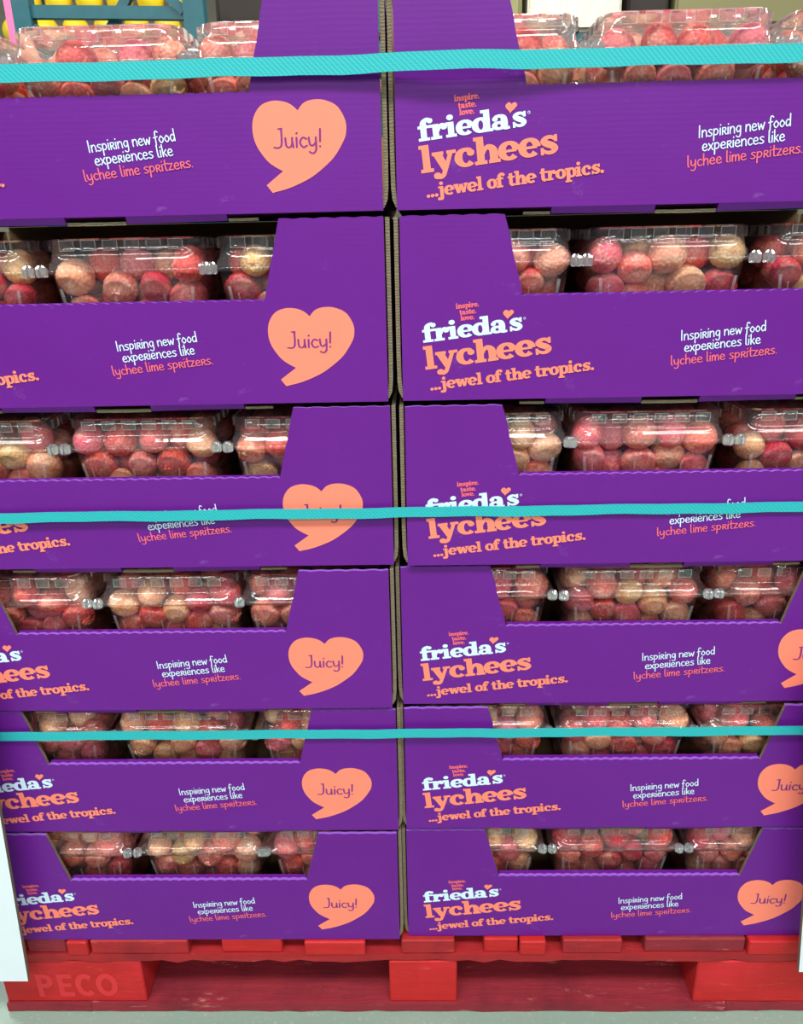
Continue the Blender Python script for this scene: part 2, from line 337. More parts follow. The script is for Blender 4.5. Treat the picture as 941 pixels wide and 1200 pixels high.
for yy in (-0.002, DEPTH/2-0.045, DEPTH-0.09):
    for a, b in ((-.603, -.391), (-.0265, .0725), (.420, .603)):
        wood('block', a, b, yy, yy+0.09, PT-0.123, PT-0.0428, M['red_wood'])
wood('bottom_board', -.603, -.475, -0.006, 0.135, 0.0003, PT-0.1234, M['red_worn'], 0.002, 5)
wood('bottom_board', -.4745, .468, -0.006, 0.135, 0.0003, PT-0.1234, M['red_worn'], 0.003, 6)
wood('bottom_board', .4695, .603, -0.004, 0.135, 0.0003, PT-0.1234, M['red_worn'], 0.002, 8)
wood('bottom_board', -.603, .603, DEPTH-0.13, DEPTH, 0.0003, PT-0.1234, M['red_worn'], 0.003, 7)
CAPS = {'P': (.95, ('R', .1, 0, .34, 1), ('A', .42, .7, .3, .22, -90, 90, .22, .18), ('R', .1, .83, .45, 1), ('R', .1, .4, .45, .57)), 'E': (.85, ('R', .1, 0, .34, 1), ('R', .1, 0, .78, .2), ('R', .1, .42, .7, .6), ('R', .1, .8, .78, 1)),
        'C': (.95, ('A', .5, .5, .34, .4, 45, 315, .24, .2)), 'O': (1.0, ('A', .5, .5, .36, .4, 0, 360, .24, .2))}
bm = bmesh.new(); write(bm, 'PECO', (-.555, PT-.113), (-.43, PT-.111), 0.045, CAPS, -0.0024)
link('faded_lettering', mesh_of('faded_lettering', bm, M['red_ink']), pal, label='faded light red capital lettering on the corner block')

# ------------------------------------------------------------------ purple boxes
H, HP, PITCHZ, DB = 0.293, 0.1905, 0.1946, 0.40
DX = {'L1': .0021, 'L2': .0020, 'L3': .0036, 'L4': -.0030, 'L5': .0006, 'L6': -.0021, 'R1': .0011, 'R2': .0032, 'R3': .0049, 'R4': -.0041, 'R5': -.0037, 'R6': -.0045}
DY = {'L1': .0005, 'L2': -.0001, 'L3': -.0001, 'L4': -.0045, 'L5': -.0017, 'L6': -.0026, 'R1': .0030, 'R2': .0011, 'R3': -.0037, 'R4': .0037, 'R5': .0013, 'R6': .0031}
MID = {'L1': .0155, 'L2': .0143, 'L3': .0051, 'L4': .0215, 'L5': .0065, 'L6': .0149, 'R1': -.009, 'R2': -.0097, 'R3': -.0183, 'R4': -.007, 'R5': -.004, 'R6': -.0031}
HEIGHT_WORD = ['top', 'second-highest', 'third-highest', 'third-lowest', 'second-lowest', 'bottom']
NB, NTX, LIPZ = 0.1659, 0.1865, 0.1109
def scallop(x0, x1, z, amp, per, ph=0):
    n = max(2, int(abs(x1-x0)/per*6)); out = []
    for i in range(n+1):
        x = x0+(x1-x0)*i/n; out.append((x, z-amp*(0.5+0.5*math.cos((x/per)*2*math.pi+ph))**2))
    return out
def panel_outline():
    r = random.Random(11)
    pts = [(-H, .001), (H, .001), (H, .012)]
    pts += [(H, HP-.001)] + scallop(H-.001, NTX, HP, .0009, .0205, 1)
    for k in range(1, 7):
        s = k/7; pts.append((NTX+(NB-NTX)*s+r.uniform(-.0007, .0007), HP+(LIPZ-.0006-HP)*s))
    pts += scallop(NB, -NB, LIPZ, .0013, .0128)
    for k in range(1, 7):
        s = 1-k/7; pts.append((-(NTX+(NB-NTX)*s+r.uniform(-.0007, .0007)), HP+(LIPZ-.0006-HP)*s))
    pts += scallop(-NTX, -H+.001, HP, .0009, .0205, 1) + [(-H, HP-.001)]
    return pts
def prism(pts, y0, y1, mats, side):
    """Extrude an x-z outline; SIDE picks the edge material index from the edge's outward normal."""
    bm = bmesh.new(); A = [bm.verts.new((x, y0, z)) for x, z in pts]; B = [bm.verts.new((x, y1, z)) for x, z in pts]
    n = len(pts)
    for i in range(n):
        j = (i+1) % n; f = bm.faces.new((A[i], B[i], B[j], A[j]))
        dx, dz = pts[j][0]-pts[i][0], pts[j][1]-pts[i][1]; f.material_index = side(dx, dz)
    fa = bm.faces.new(A); fb = bm.faces.new(B[::-1]); fb.material_index = 1; bm.normal_update()
    bmesh.ops.triangulate(bm, faces=[fa, fb])
    return bm
side = lambda dx, dz: 2 if dx < 0 and abs(dx) > abs(dz)*0.5 else 1
front_me = mesh_of('front_panel', prism(panel_outline(), 0, .0045, None, side), [M['purple'], M['kraft_edge'], M['torn']])
bm = bmesh.new(); add_box(bm, -NB+.001, NB-.001, .0046, .0098, .02, LIPZ+.0002); flap_me = mesh_of('folded_front_flap', bm, M['purple'])
def side_me(s):
    bm = bmesh.new(); prof = [(-.0085, .0012), (-.0045, .0045), (-.0015, .011), (-.0004, .022), (0, .05), (0, HP-.001)]; th = .0044
    rows = []
    for dx, z in prof:
        xo = s*(.299+dx); xi = s*(.299+dx-th)
        rows.append([bm.verts.new(p) for p in ((xi, .0036, z), (xo, .0036, z), (xo, DB, z), (xi, DB, z))])
    for A, B in zip(rows, rows[1:]):
        for k in range(4):
            f = bm.faces.new((A[k], A[(k+1) % 4], B[(k+1) % 4], B[k])); f.material_index = (0, 2, 0, 1)[k]
    bm.faces.new(rows[-1]); bm.faces.new(rows[0][::-1])
    bmesh.ops.recalc_face_normals(bm, faces=bm.faces[:])
    return mesh_of('side_panel', bm, [M['kraft_edge'], M['kraft'], M['purple']])
side_l, side_r = side_me(-1), side_me(1)
bm = bmesh.new(); add_box(bm, -.2885, .2885, DB-.005, DB, .005, PITCHZ+.0008); back_me = mesh_of('back_panel', bm, M['kraft'])
bm = bmesh.new(); add_box(bm, -.2885, .2885, DB-.005, DB, .005, LIPZ); low_back_me = mesh_of('back_panel', bm, M['kraft'])
bm = bmesh.new(); v, fs = add_box(bm, -.2885, .2885, .0046, DB-.0052, .0012, .005, 1); fs[0].material_index = 0
bottom_me = mesh_of('bottom_panel', bm, [M['purple'], M['kraft']])
# folded bottom edge that sags into the opening of the box below, with three tab slots
SLOTS = [(-.189, -.137), (-.0330, .0300), (.1335, .1865)]
bm = bmesh.new()
def sag(x): return -.0066+.0016*(abs(x)/.16)
def fold_seg(a, b, z0f, z1f, y0, y1, mi):
    n = max(1, int((b-a)/.02))
    for i in range(n):
        x0, x1 = a+(b-a)*i/n, a+(b-a)*(i+1)/n
        P = []
        for x in (x0, x1):
            za, zb = z0f*sag(x), z1f*sag(x)
            P.append([(x, y0, za+.0010), (x, y1, zb), (x, y1+.004, zb), (x, y0+.004, za+.0010)])
        V = [[bm.verts.new(p) for p in q] for q in P]
        for k in range(4): bm.faces.new((V[0][k], V[0][(k+1) % 4], V[1][(k+1) % 4], V[1][k])).material_index = mi
        bm.faces.new(V[0][::-1]).material_index = mi; bm.faces.new(V[1]).material_index = mi
X0, X1 = -.166, .166
cuts = [X0]+[c for s in SLOTS for c in (max(X0, s[0]), min(X1, s[1]))]+[X1]
for i in range(0, len(cuts), 2):
    if cuts[i+1]-cuts[i] > .002: fold_seg(cuts[i], cuts[i+1], 0, 1, .0002, .0045, 0)
for s in SLOTS:
    fold_seg(max(X0, s[0])+.001, min(X1, s[1])-.001, .80, 1.15, .0036, .0050, 1)
bmesh.ops.recalc_face_normals(bm, faces=bm.faces[:])
fold_me = mesh_of('slotted_bottom_fold', bm, [M['purple'], M['kraft_edge']])
# print
bm = bmesh.new(); write(bm, "frieda", (-.2700, .0632), (-.1796, .0732), .0134, SLAB); write(bm, "s", (-.1790, .0733), (-.1635, .0750), .0134, SLAB)
for q in strip_polys([( -.1632+.0011*math.cos(a*math.pi/5), .0868+.0011*math.sin(a*math.pi/5), .0004) for a in range(11)]): bm.faces.new([bm.verts.new((a, -.0004, b)) for a, b in q])
brand_me = mesh_of('brand_lettering', bm, M['white_ink'])
def heart_small(bm, cx, cz, s, y):
    pts = []
    for k in range(28):
        g = 2*math.pi*k/28; pts.append((cx+s*(16*math.sin(g)**3)/16-s*.12*(1 if math.cos(g) < 0 else 0)*(1-math.cos(g)), cz+s*(13*math.cos(g)-5*math.cos(2*g)-2*math.cos(3*g)-math.cos(4*g))/16))
    flat_poly(bm, pts, y)
bm = bmesh.new(); heart_small(bm, -.1800, .0918, .0054, -.0006); mini_me = mesh_of('small_heart', bm, M['coral'])
bm = bmesh.new(); write(bm, "lychees", (-.2680, .0345), (-.1312, .0503), .0172, SLAB); product_me = mesh_of('product_lettering', bm, M['coral'])
bm = bmesh.new(); write(bm, "...jewel of the tropics.", (-.2630, .0118), (-.0862, .0314), .0090, SLAB); tag_me = mesh_of('tagline_lettering', bm, M['coral'])
bm = bmesh.new()
write(bm, "inspire.", (-.2356, .0977), (-.2110, .0999), .0038, SLAB); write(bm, "taste.", (-.2316, .0914), (-.2138, .0930), .0038, SLAB); write(bm, "love.", (-.2304, .0855), (-.2156, .0868), .0038, SLAB)
motto_me = mesh_of('motto_lettering', bm, M['pink_ink'])
bm = bmesh.new(); write(bm, "Inspiring new food", (.0025, .0606), (.0912, .0693), .0060, HAND); write(bm, "experiences like", (.0075, .0487), (.0872, .0563), .0060, HAND); sl_me = mesh_of('white_slogan_lettering', bm, M['white_ink'])
bm = bmesh.new(); write(bm, "lychee lime spritzers.", (-.0055, .0344), (.1062, .0454), .0058, HAND); sl2_me = mesh_of('coral_slogan_lettering', bm, M['pink_ink'])
bm = bmesh.new()
hp = spline([(.2124, .0932), (.2185, .0995), (.2275, .1022), (.2390, .1016), (.2510, .0960), (.2582, .0840), (.2588, .0740), (.2561, .0660), (.2466, .0520), (.2345, .0415), (.2202, .0322), (.2006, .0242), (.1825, .0198)], 5)
hp += [(.1771, .0270), (.1945, .0395)] + spline([(.1945, .0395), (.1870, .0435), (.1787, .0500), (.1700, .0630), (.1671, .0755), (.1690, .0880), (.1765, .0980), (.1880, .1020), (.1990, .1012), (.2070, .0980), (.2124, .0932)], 5)[1:-1]
flat_poly(bm, hp, -.0004); heart_me = mesh_of('heart_emblem', bm, M['coral'])
bm = bmesh.new(); write(bm, "Juicy!", (.1866, .0608), (.2350, .0608), .0086, HAND, -.0007); juicy_me = mesh_of('heart_lettering', bm, M['purple_ink'])

BOX = {}
for col in 'LR':
    for row in range(1, 7):
        k = f'{col}{row}'; s = -1 if col == 'L' else 1
        loc = (s*.3005+DX[k], DY[k], PT+(6-row)*PITCHZ); BOX[k] = loc
        b = link('fruit_box', None, loc=loc, label=f'purple printed cardboard lychee box, {HEIGHT_WORD[row-1]} in the {"left" if s < 0 else "right"} stack', cat='box', group='purple lychee boxes stacked on the pallet')
        for nm, me in (('front_panel', front_me), ('folded_front_flap', flap_me), ('side_panel', side_l), ('side_panel', side_r), ('back_panel', low_back_me if row == 1 else back_me), ('bottom_panel', bottom_me), ('brand_lettering', brand_me),
                       ('small_heart', mini_me), ('product_lettering', product_me), ('tagline_lettering', tag_me), ('motto_lettering', motto_me), ('white_slogan_lettering', sl_me), ('coral_slogan_lettering', sl2_me), ('heart_emblem', heart_me), ('heart_lettering', juicy_me)):
            link(nm, me, b)
        if row < 6: link('slotted_bottom_fold', fold_me, b)
        if row > 1:                              # the rank behind, seen only as darkness through the gaps
            b2 = link('fruit_box', None, loc=(s*.3005+DX[k], loc[1]+.408, loc[2]), label=f'plain purple cardboard box standing behind the {HEIGHT_WORD[row-1]} {"left" if s < 0 else "right"} lychee box', cat='box', group='purple boxes in the rear rank on the pallet')
            for nm, me in (('front_panel', front_me), ('folded_front_flap', flap_me), ('side_panel', side_l), ('side_panel', side_r), ('back_panel', back_me), ('bottom_panel', bottom_me)): link(nm, me, b2)

# ------------------------------------------------------------------ clamshells
TW, TD = 0.182, 0.172                        # flange size
def rrect(hx, hy, r, z, off=None, n=9, per=24):
    """Ring of points of a rounded rectangle; OFF(t, side) pushes the straight sides inwards."""
    pts = []
    for sd, (cx, cy, a0) in enumerate(((hx-r, -hy+r, -90), (hx-r, hy-r, 0), (-hx+r, hy-r, 90), (-hx+r, -hy+r, 180))):
        for i in range(n):
            g = math.radians(a0+90*i/(n-1)); pts.append((cx+r*math.cos(g), cy+r*math.sin(g), z))
        nx = [(hx, hy-r), (-hx+r, hy), (-hx, -hy+r), (hx-r, -hy)][sd]; p = pts[-1]
        nrm = [(-1, 0), (0, -1), (1, 0), (0, 1)][sd]
        for i in range(1, per):
            t_ = i/per; o = off(t_) if off else 0
            pts.append((p[0]+(nx[0]-p[0])*t_+nrm[0]*o, p[1]+(nx[1]-p[1])*t_+nrm[1]*o, z))
    return pts
def loft(bm, rings, mis, cap0=False, cap1=False):
    V = [[bm.verts.new(p) for p in r] for r in rings]; n = len(rings[0])
    for i, (A, B) in enumerate(zip(V, V[1:])):
        for k in range(n):
            f = bm.faces.new((A[k], A[(k+1) % n], B[(k+1) % n], B[k])); f.material_index = mis[i]; f.smooth = True
    if cap0: bm.faces.new(V[0][::-1]).material_index = mis[0]
    if cap1: bm.faces.new(V[-1]).material_index = mis[-1]
flute = lambda d: (lambda t_: d*max(0, math.sin(t_*8*math.pi*2-1.2))**6)
bm = bmesh.new(); hx, hy = TW/2, TD/2
rings = []
for z, ins, r, fl in ((.0005, .026, .02, 0), (.003, .0235, .022, .0), (.012, .0222, .022, .0040), (.06, .0158, .022, .0042), (.112, .0090, .022, .0040), (.121, .0078, .022, 0), (.1335, .0066, .02, 0), (.1342, .0005, .016, 0), (.1366, 0, .016, 0)):
    rings.append(rrect(hx-ins, hy-ins, r, z, flute(fl) if fl else None))
loft(bm, rings, [0]*6+[1]*2, cap0=True)
def wall_glint(bm, x_top, wd, z0, z1, sy, mi=2):
    """Pale strip painting a flute or corner highlight on the front or back wall."""
    q = []
    for z in (z0, z1):
        ins = .0222-(z-.012)/.100*.0132; k = (hx-ins)/(hx-.009)
        q += [(x_top*k-wd/2, z, ins), (x_top*k+wd/2, z, ins)]
    bm.faces.new([bm.verts.new((q[i][0], sy*(hy-q[i][2]+.0007), q[i][1])) for i in (0, 1, 3, 2)]).material_index = mi
for sy in (-1, 1):
    for i, xt in enumerate((-.062, -.040, -.0135, .0135, .040, .062)): wall_glint(bm, xt, .0016, .02, .104 if i % 2 else .112, sy)
    for sx in (-1, 1): wall_glint(bm, sx*.0705, .0034, .012, .119, sy)
tray_me = mesh_of('tray', bm, [M['plastic'], M['plastic_rim'], M['flute_glint']])
bm = bmesh.new(); rings = []
for z, ins, r in ((.1370, 0, .016), (.1388, .0005, .016), (.1392, .0050, .018), (.1455, .0058, .018), (.1462, .0072, .018), (.1555, .0090, .018), (.1690, .0102, .018), (.1697, .0112, .018), (.1697, .0140, .018), (.1676, .0150, .016)):
    rings.append(rrect(hx-ins, hy-ins, r, z))
loft(bm, rings, [1, 0, 0, 0, 0, 0, 1, 1, 0], cap1=True)
def boss(bm, cx, y, wd, z0, z1, dpt, axis, sgn):
    P = []
    for z, o, sh in ((z0, 0, 0), (z0+.0010, dpt, .0006), (z1-.0010, dpt*.95, .0006), (z1, 0, 0)):
        P.append([((cx+q*(wd/2-sh), sgn*(y+o)) if axis == 'x' else (sgn*(y+o), cx+q*(wd/2-sh))) + (z,) for q in (-1, 1)])
    V = [[bm.verts.new(p) for p in q] for q in P]
    for A, B in zip(V, V[1:]): bm.faces.new((A[0], A[1], B[1], B[0])).material_index = 2
    for e in (0, 1): bm.faces.new([V[k][e] for k in range(4)]).material_index = 1
    for z0_, z1_ in ((z0, z1),):          # pale strips painting the bright edge highlights round the window
        for zz in (z0_+.0006, z1_-.0012):
            yy = y+dpt+.0001; q = [((cx+a, sgn*yy) if axis == 'x' else (sgn*yy, cx+a)) + (zz+b,) for a, b in ((-wd/2, 0), (wd/2, 0), (wd/2, .0006), (-wd/2, .0006))]
            bm.faces.new([bm.verts.new(p) for p in q]).material_index = 3
        for sx in (-wd/2, wd/2-.0007):
            yy = y+dpt+.0001; q = [((cx+a, sgn*yy) if axis == 'x' else (sgn*yy, cx+a)) + (b,) for a, b in ((sx, z0_+.001), (sx+.0007, z0_+.001), (sx+.0007, z1_-.001), (sx, z1_-.001))]
            bm.faces.new([bm.verts.new(p) for p in q]).material_index = 3
for sgn in (-1, 1):
    for i in range(6): boss(bm, (i-2.5)*.0232, hy-.0094, .0160, .1570, .1688, .0024, 'x', sgn)
    for i in range(6): boss(bm, (i-2.5)*.0222, hx-.0094, .0150, .1570, .1688, .0024, 'y', sgn)
bmesh.ops.recalc_face_normals(bm, faces=bm.faces[:])
lid_me = mesh_of('lid', bm, [M['plastic_lid'], M['plastic_rim'], M['plastic_boss'], M['edge_glint']])
def snap_mesh():
    bm = bmesh.new(); n = 10; prof = [(.0048, -.006), (.0062, -.0045), (.0062, .003), (.0048, .0045), (.0030, .0062), (.001, .0066)]
    V = []
    for i, (r, z) in enumerate(prof):
        V.append([bm.verts.new((r*(1 if k % 2 else .68)*math.cos(2*math.pi*k/(2*n)), r*(1 if k % 2 else .68)*math.sin(2*math.pi*k/(2*n)), z)) for k in range(2*n)])
    for A, B in zip(V, V[1:]):
        for k in range(2*n): bm.faces.new((A[k], A[(k+1) % (2*n)], B[(k+1) % (2*n)], B[k]))
    bm.faces.new(V[0][::-1]); bm.faces.new(V[-1])
    return mesh_of('snap_button', bm, M['snap'])
snap_me = snap_mesh()
bm = bmesh.new()
vs = [bm.verts.new(p) for p in ((-.011, -hy-.0008, .1345), (.011, -hy-.0008, .1345), (.007, -hy-.0012, .1415), (-.007, -hy-.0012, .1415), (-.011, -hy+.003, .1345), (.011, -hy+.003, .1345), (.007, -hy+.004, .1415), (-.007, -hy+.004, .1415))]
for q in ((0, 1, 2, 3), (0, 3, 7, 4), (1, 5, 6, 2), (3, 2, 6, 7)): bm.faces.new([vs[i] for i in q])
tab_me = mesh_of('latch_tab', bm, M['plastic_rim'])

CLAM = []                                     # (box key, slot, location, turn)
POS = ['left', 'middle', 'right']
for k, bl in BOX.items():
    for j in range(3):
        x = bl[0]+MID[k]+(j-1)*.1885
        if abs(x-bl[0]) > .1965: x = bl[0]+math.copysign(.1965, x-bl[0])
        CLAM.append((k, j, (x, bl[1]+.0125+hy+rnd.uniform(0, .003), bl[2]+.0056)))
for k, j, loc in CLAM:
    st = 'left' if k[0] == 'L' else 'right'
    o = link('clamshell', None, loc=loc, label=f'clear plastic clamshell of lychees, {POS[j]} of three in {st} stack\'s {HEIGHT_WORD[int(k[1])-1]} box', cat='container', group='clear clamshells in the purple boxes')
    link('tray', tray_me, o); link('lid', lid_me, o); link('latch_tab', tab_me, o)
    for sx in (-1, 1):
        for sy in (-1, 1): link('snap_button', snap_me, o, loc=(sx*(hx-.0035), sy*(hy-.0035), .1375))

# ------------------------------------------------------------------ lychees
NC, NL = len(CLAM), 78
rs = np.random.RandomState(5)
rad = rs.uniform(.0168, .0200, (NC, NL))
P = np.stack([rs.uniform(-.07, .07, (NC, NL)), rs.uniform(-.07, .07, (NC, NL)), rs.uniform(.02, .15, (NC, NL))], -1)
iu = np.arange(NL)
for it in range(170):
    g = 0.0010*(1-it/170)
    P[..., 2] -= g*0.8; P[..., 1] -= g*0.35
    for sub in range(2):
        D = P[:, :, None, :]-P[:, None, :, :]; d = np.sqrt((D**2).sum(-1))+1e-9
        ov = (rad[:, :, None]+rad[:, None, :])*0.985-d; ov[:, iu, iu] = 0; ov = np.maximum(ov, 0)
        P += ((D/d[..., None])*(ov*0.42)[..., None]).sum(2)*0.6
        z = P[..., 2]; ins = .0225-(z-.003)/.118*.0152
        mx = hx-ins-.0022-rad; my = hy-ins-.0022-rad
        P[..., 0] = np.clip(P[..., 0], -mx, mx); P[..., 1] = np.clip(P[..., 1], -my, my); P[..., 2] = np.clip(P[..., 2], .004+rad, .1610-rad)
W3 = P+np.array([c[2] for c in CLAM])[:, None, :]
# which of them the photograph's viewpoint can see, largest first: those are built one by one
samp = [(0, 0)]+[(.55*math.cos(a*math.pi/3), .55*math.sin(a*math.pi/3)) for a in range(6)]+[(.9*math.cos(a*math.pi/5), .9*math.sin(a*math.pi/5)) for a in range(10)]
area = np.zeros((NC, NL))
for ci, (k, j, loc) in enumerate(CLAM):
    bl = BOX[k]
    for li in range(NL):
        c = W3[ci, li]; v = c-CAM; dist = np.linalg.norm(v); v = v/dist
        e1 = np.cross(v, (0, 0, 1)); e1 /= np.linalg.norm(e1); e2 = np.cross(e1, v); hit = 0
        for a, b in samp:
            r = rad[ci, li]; p = c+e1*a*r+e2*b*r-v*r*math.sqrt(max(0, 1-a*a-b*b))*.98
            dr = p-CAM; L = np.linalg.norm(dr); dr = dr/L
            px = 470.5+FPX*(dr@R_)/(dr@_F); py = 600-FPX*(dr@U_)/(dr@_F)
            if not (0 <= px < 941 and 0 <= py < 1200): continue
            tt = (bl[1]-CAM[1])/dr[1]; q = CAM+tt*dr; u = abs(q[0]-bl[0]); zz = q[2]-bl[2]
            if zz < LIPZ or (zz > .187 and k[1] != '1') or u > NB+(zz-LIPZ)/(HP-LIPZ)*(NTX-NB): continue
            oc = W3[ci]-CAM; tb = oc@dr; d2 = (oc**2).sum(-1)-tb**2; hc = rad[ci]**2-d2
            tn = tb-np.sqrt(np.maximum(hc, 0)); blk = (hc > 0) & (tn < L-.001); blk[li] = False
            if not blk.any(): hit += 1
        area[ci, li] = hit/len(samp)*math.pi*(FPX*rad[ci, li]/dist)**2
order = np.dstack(np.unravel_index(np.argsort(-area.ravel()), area.shape))[0]
single = {(int(a), int(b)) for a, b in order[:296] if area[a, b] > 60}

def lychee_mesh(seed, sub, nb=240, amp=.05):
    r = np.random.RandomState(seed); bm = bmesh.new(); bmesh.ops.create_icosphere(bm, subdivisions=sub, radius=1.0)
    co = np.array([v.co for v in bm.verts])
    i = np.arange(nb)+.5; ph = np.arccos(1-2*i/nb); th = math.pi*(1+5**.5)*i
    ctr = np.stack([np.cos(th)*np.sin(ph), np.sin(th)*np.sin(ph), np.cos(ph)], -1)+r.normal(0, .035, (nb, 3)); ctr /= np.linalg.norm(ctr, axis=1)[:, None]
    dd = np.arccos(np.clip(co@ctr.T, -1, 1)).min(1)
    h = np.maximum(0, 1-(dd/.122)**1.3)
    sc = np.array([r.uniform(.95, 1.0), r.uniform(.92, 1.0), r.uniform(1.03, 1.12)])
    out = co*(1+amp*(h-.5))[:, None]*sc
    out[:, 2] -= .09*np.maximum(0, out[:, 2]-.75)*4*(np.exp(-((co[:, :2]**2).sum(1))/.03))   # small dimple at the stem end
    out[:, 0] *= 1+.06*r.uniform(-1, 1)*out[:, 2]
    for v, p in zip(bm.verts, out): v.co = p
    return bm, h
def lychee_proto(s):
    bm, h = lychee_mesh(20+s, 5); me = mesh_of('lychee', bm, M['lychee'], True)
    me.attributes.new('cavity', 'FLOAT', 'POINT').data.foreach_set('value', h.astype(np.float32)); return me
protos = [lychee_proto(s) for s in range(6)]
PAL = [('coral red', (232, 96, 82)), ('rosy pink', (234, 116, 120)), ('pale peach', (248, 182, 142)), ('deep red', (206, 60, 70)), ('tan', (234, 184, 128)), ('salmon pink', (244, 142, 120))]
PALW = [.22, .22, .19, .09, .04, .24]
hue = rs.choice(len(PAL), (NC, NL), p=PALW); jit = rs.uniform(.9, 1.1, (NC, NL, 3)); rots = rs.uniform(0, 2*math.pi, (NC, NL, 3))
def tint(ci, li):
    c = lin(*PAL[hue[ci, li]][1]); return tuple(min(1, c[q]*jit[ci, li, q]) for q in range(3))+(1,)
ORD = ['leftmost', 'second-from-left', 'third-from-left', 'fourth-from-left', 'fifth-from-left', 'sixth-from-left', 'seventh-from-left', 'eighth-from-left', 'ninth-from-left', 'tenth-from-left', 'eleventh-from-left', 'twelfth-from-left', 'thirteenth-from-left', 'fourteenth-from-left', 'fifteenth-from-left']
for ci, (k, j, loc) in enumerate(CLAM):
    mine = [li for li in range(NL) if (ci, li) in single]
    if not mine: continue
    zs = sorted(P[ci, li, 2] for li in mine); lo, hi = zs[0], zs[-1]
    for layer in ('upper', 'lower'):
        row = [li for li in mine if (P[ci, li, 2] > (lo+hi)/2) == (layer == 'upper')]
        if hi-lo < .012: row = mine if layer == 'upper' else []
        row.sort(key=lambda li: P[ci, li, 0])
        for n, li in enumerate(row):
            st = 'left' if k[0] == 'L' else 'right'
            who = 'only one' if len(row) == 1 else ('rightmost' if n == len(row)-1 else ORD[n])
            lab = f'{PAL[hue[ci, li]][0]} lychee, {who} in {layer} layer, {POS[j]} clamshell, {st} stack\'s {HEIGHT_WORD[int(k[1])-1]} box'
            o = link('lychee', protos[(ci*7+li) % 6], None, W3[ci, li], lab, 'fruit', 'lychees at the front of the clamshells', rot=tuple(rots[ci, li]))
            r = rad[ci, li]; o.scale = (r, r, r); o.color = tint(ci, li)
# the many other lychees behind and below them
vs_all, fs_all, cols = [], [], []; base = 0
low = []
for s in range(3):
    for sub in (2, 3):
        b_, h_ = lychee_mesh(40+s, sub); b_.verts.ensure_lookup_table()
        low.append((np.array([v.co for v in b_.verts]), np.array([[v.index for v in f.verts] for f in b_.faces]))); b_.free()
for ci in range(NC):
    for li in range(NL):
        if (ci, li) in single: continue
        co, fa = low[((ci+li) % 3)*2+(1 if area[ci, li] > 8 else 0)]
        m = np.array(Euler(tuple(rots[ci, li])).to_matrix())
        vs_all.append((co*rad[ci, li])@m.T+W3[ci, li]); fs_all.append(fa+base); base += len(co)
        cols.append(np.tile(np.array(tint(ci, li)), (len(co), 1)))
V_, F_, K_ = np.concatenate(vs_all), np.concatenate(fs_all), np.concatenate(cols)
me = bpy.data.meshes.new('lychee_mass'); me.vertices.add(len(V_)); me.vertices.foreach_set('co', V_.ravel().astype(np.float32))
me.loops.add(F_.size); me.loops.foreach_set('vertex_index', F_.ravel().astype(np.int32)); me.polygons.add(len(F_))
me.polygons.foreach_set('loop_start', np.arange(0, F_.size, 3).astype(np.int32)); me.update(calc_edges=True); me.validate()
at = me.attributes.new('tint', 'FLOAT_COLOR', 'POINT'); at.data.foreach_set('color', K_.ravel().astype(np.float32))
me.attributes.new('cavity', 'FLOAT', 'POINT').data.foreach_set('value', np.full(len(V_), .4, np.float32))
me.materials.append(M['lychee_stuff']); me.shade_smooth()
link('lychee_mass', me, label='remaining lychees packed behind and beneath the front ones in every clamshell', cat='fruit', kind='stuff')

# ------------------------------------------------------------------ teal straps round the stack
def strap(z, wd, word, bulge):
    th = .0012; bm = bmesh.new(); path = []
    x0, yf, yb, r = .612, -.0072, DB+.43, .012
    for i in range(61):
        x = -x0+r+(2*x0-2*r)*i/60; path.append((x, yf-bulge(x)))
    for cx, cy, a0 in ((x0-r, yf+r, -90), (x0-r, yb-r, 0)):
        for i in range(7):
            g = math.radians(a0+90*i/6); path.append((cx+r*math.cos(g), cy+r*math.sin(g)))
    for cx, cy, a0 in ((-x0+r, yb-r, 90), (-x0+r, yf+r, 180)):
        for i in range(7):
            g = math.radians(a0+90*i/6); path.append((cx+r*math.cos(g), cy+r*math.sin(g)))
    n = len(path); V = []
    for i, (x, y) in enumerate(path):
        a, b = path[i-1], path[(i+1) % n]; dx, dy = b[0]-a[0], b[1]-a[1]; l = math.hypot(dx, dy); nx, ny = dy/l*th/2, -dx/l*th/2
        wz = .0006*math.sin(x*31)+.0004*math.sin(x*77+1)
        V.append([bm.verts.new(q) for q in ((x+nx, y+ny, z-wd/2+wz), (x-nx, y-ny, z-wd/2+wz), (x-nx, y-ny, z+wd/2+wz*.6), (x+nx, y+ny, z+wd/2+wz*.6))])
    for i in range(n):
        A, B = V[i], V[(i+1) % n]
        for k in range(4): bm.faces.new((A[k], A[(k+1) % 4], B[(k+1) % 4], B[k]))
    bmesh.ops.recalc_face_normals(bm, faces=bm.faces[:])
    link('strap', mesh_of('strap', bm, M['strap']), label=f'{word} teal woven strap wound round the stacked purple boxes', cat='strap', group='teal straps round the boxes')
strap(PT+1.1028, .0158, 'highest', lambda x: .008*math.exp(-((x-.07)/.07)**2))
strap(PT+.6525, .0120, 'middle', lambda x: 0)
strap(PT+.3535, .0126, 'lowest', lambda x: 0)

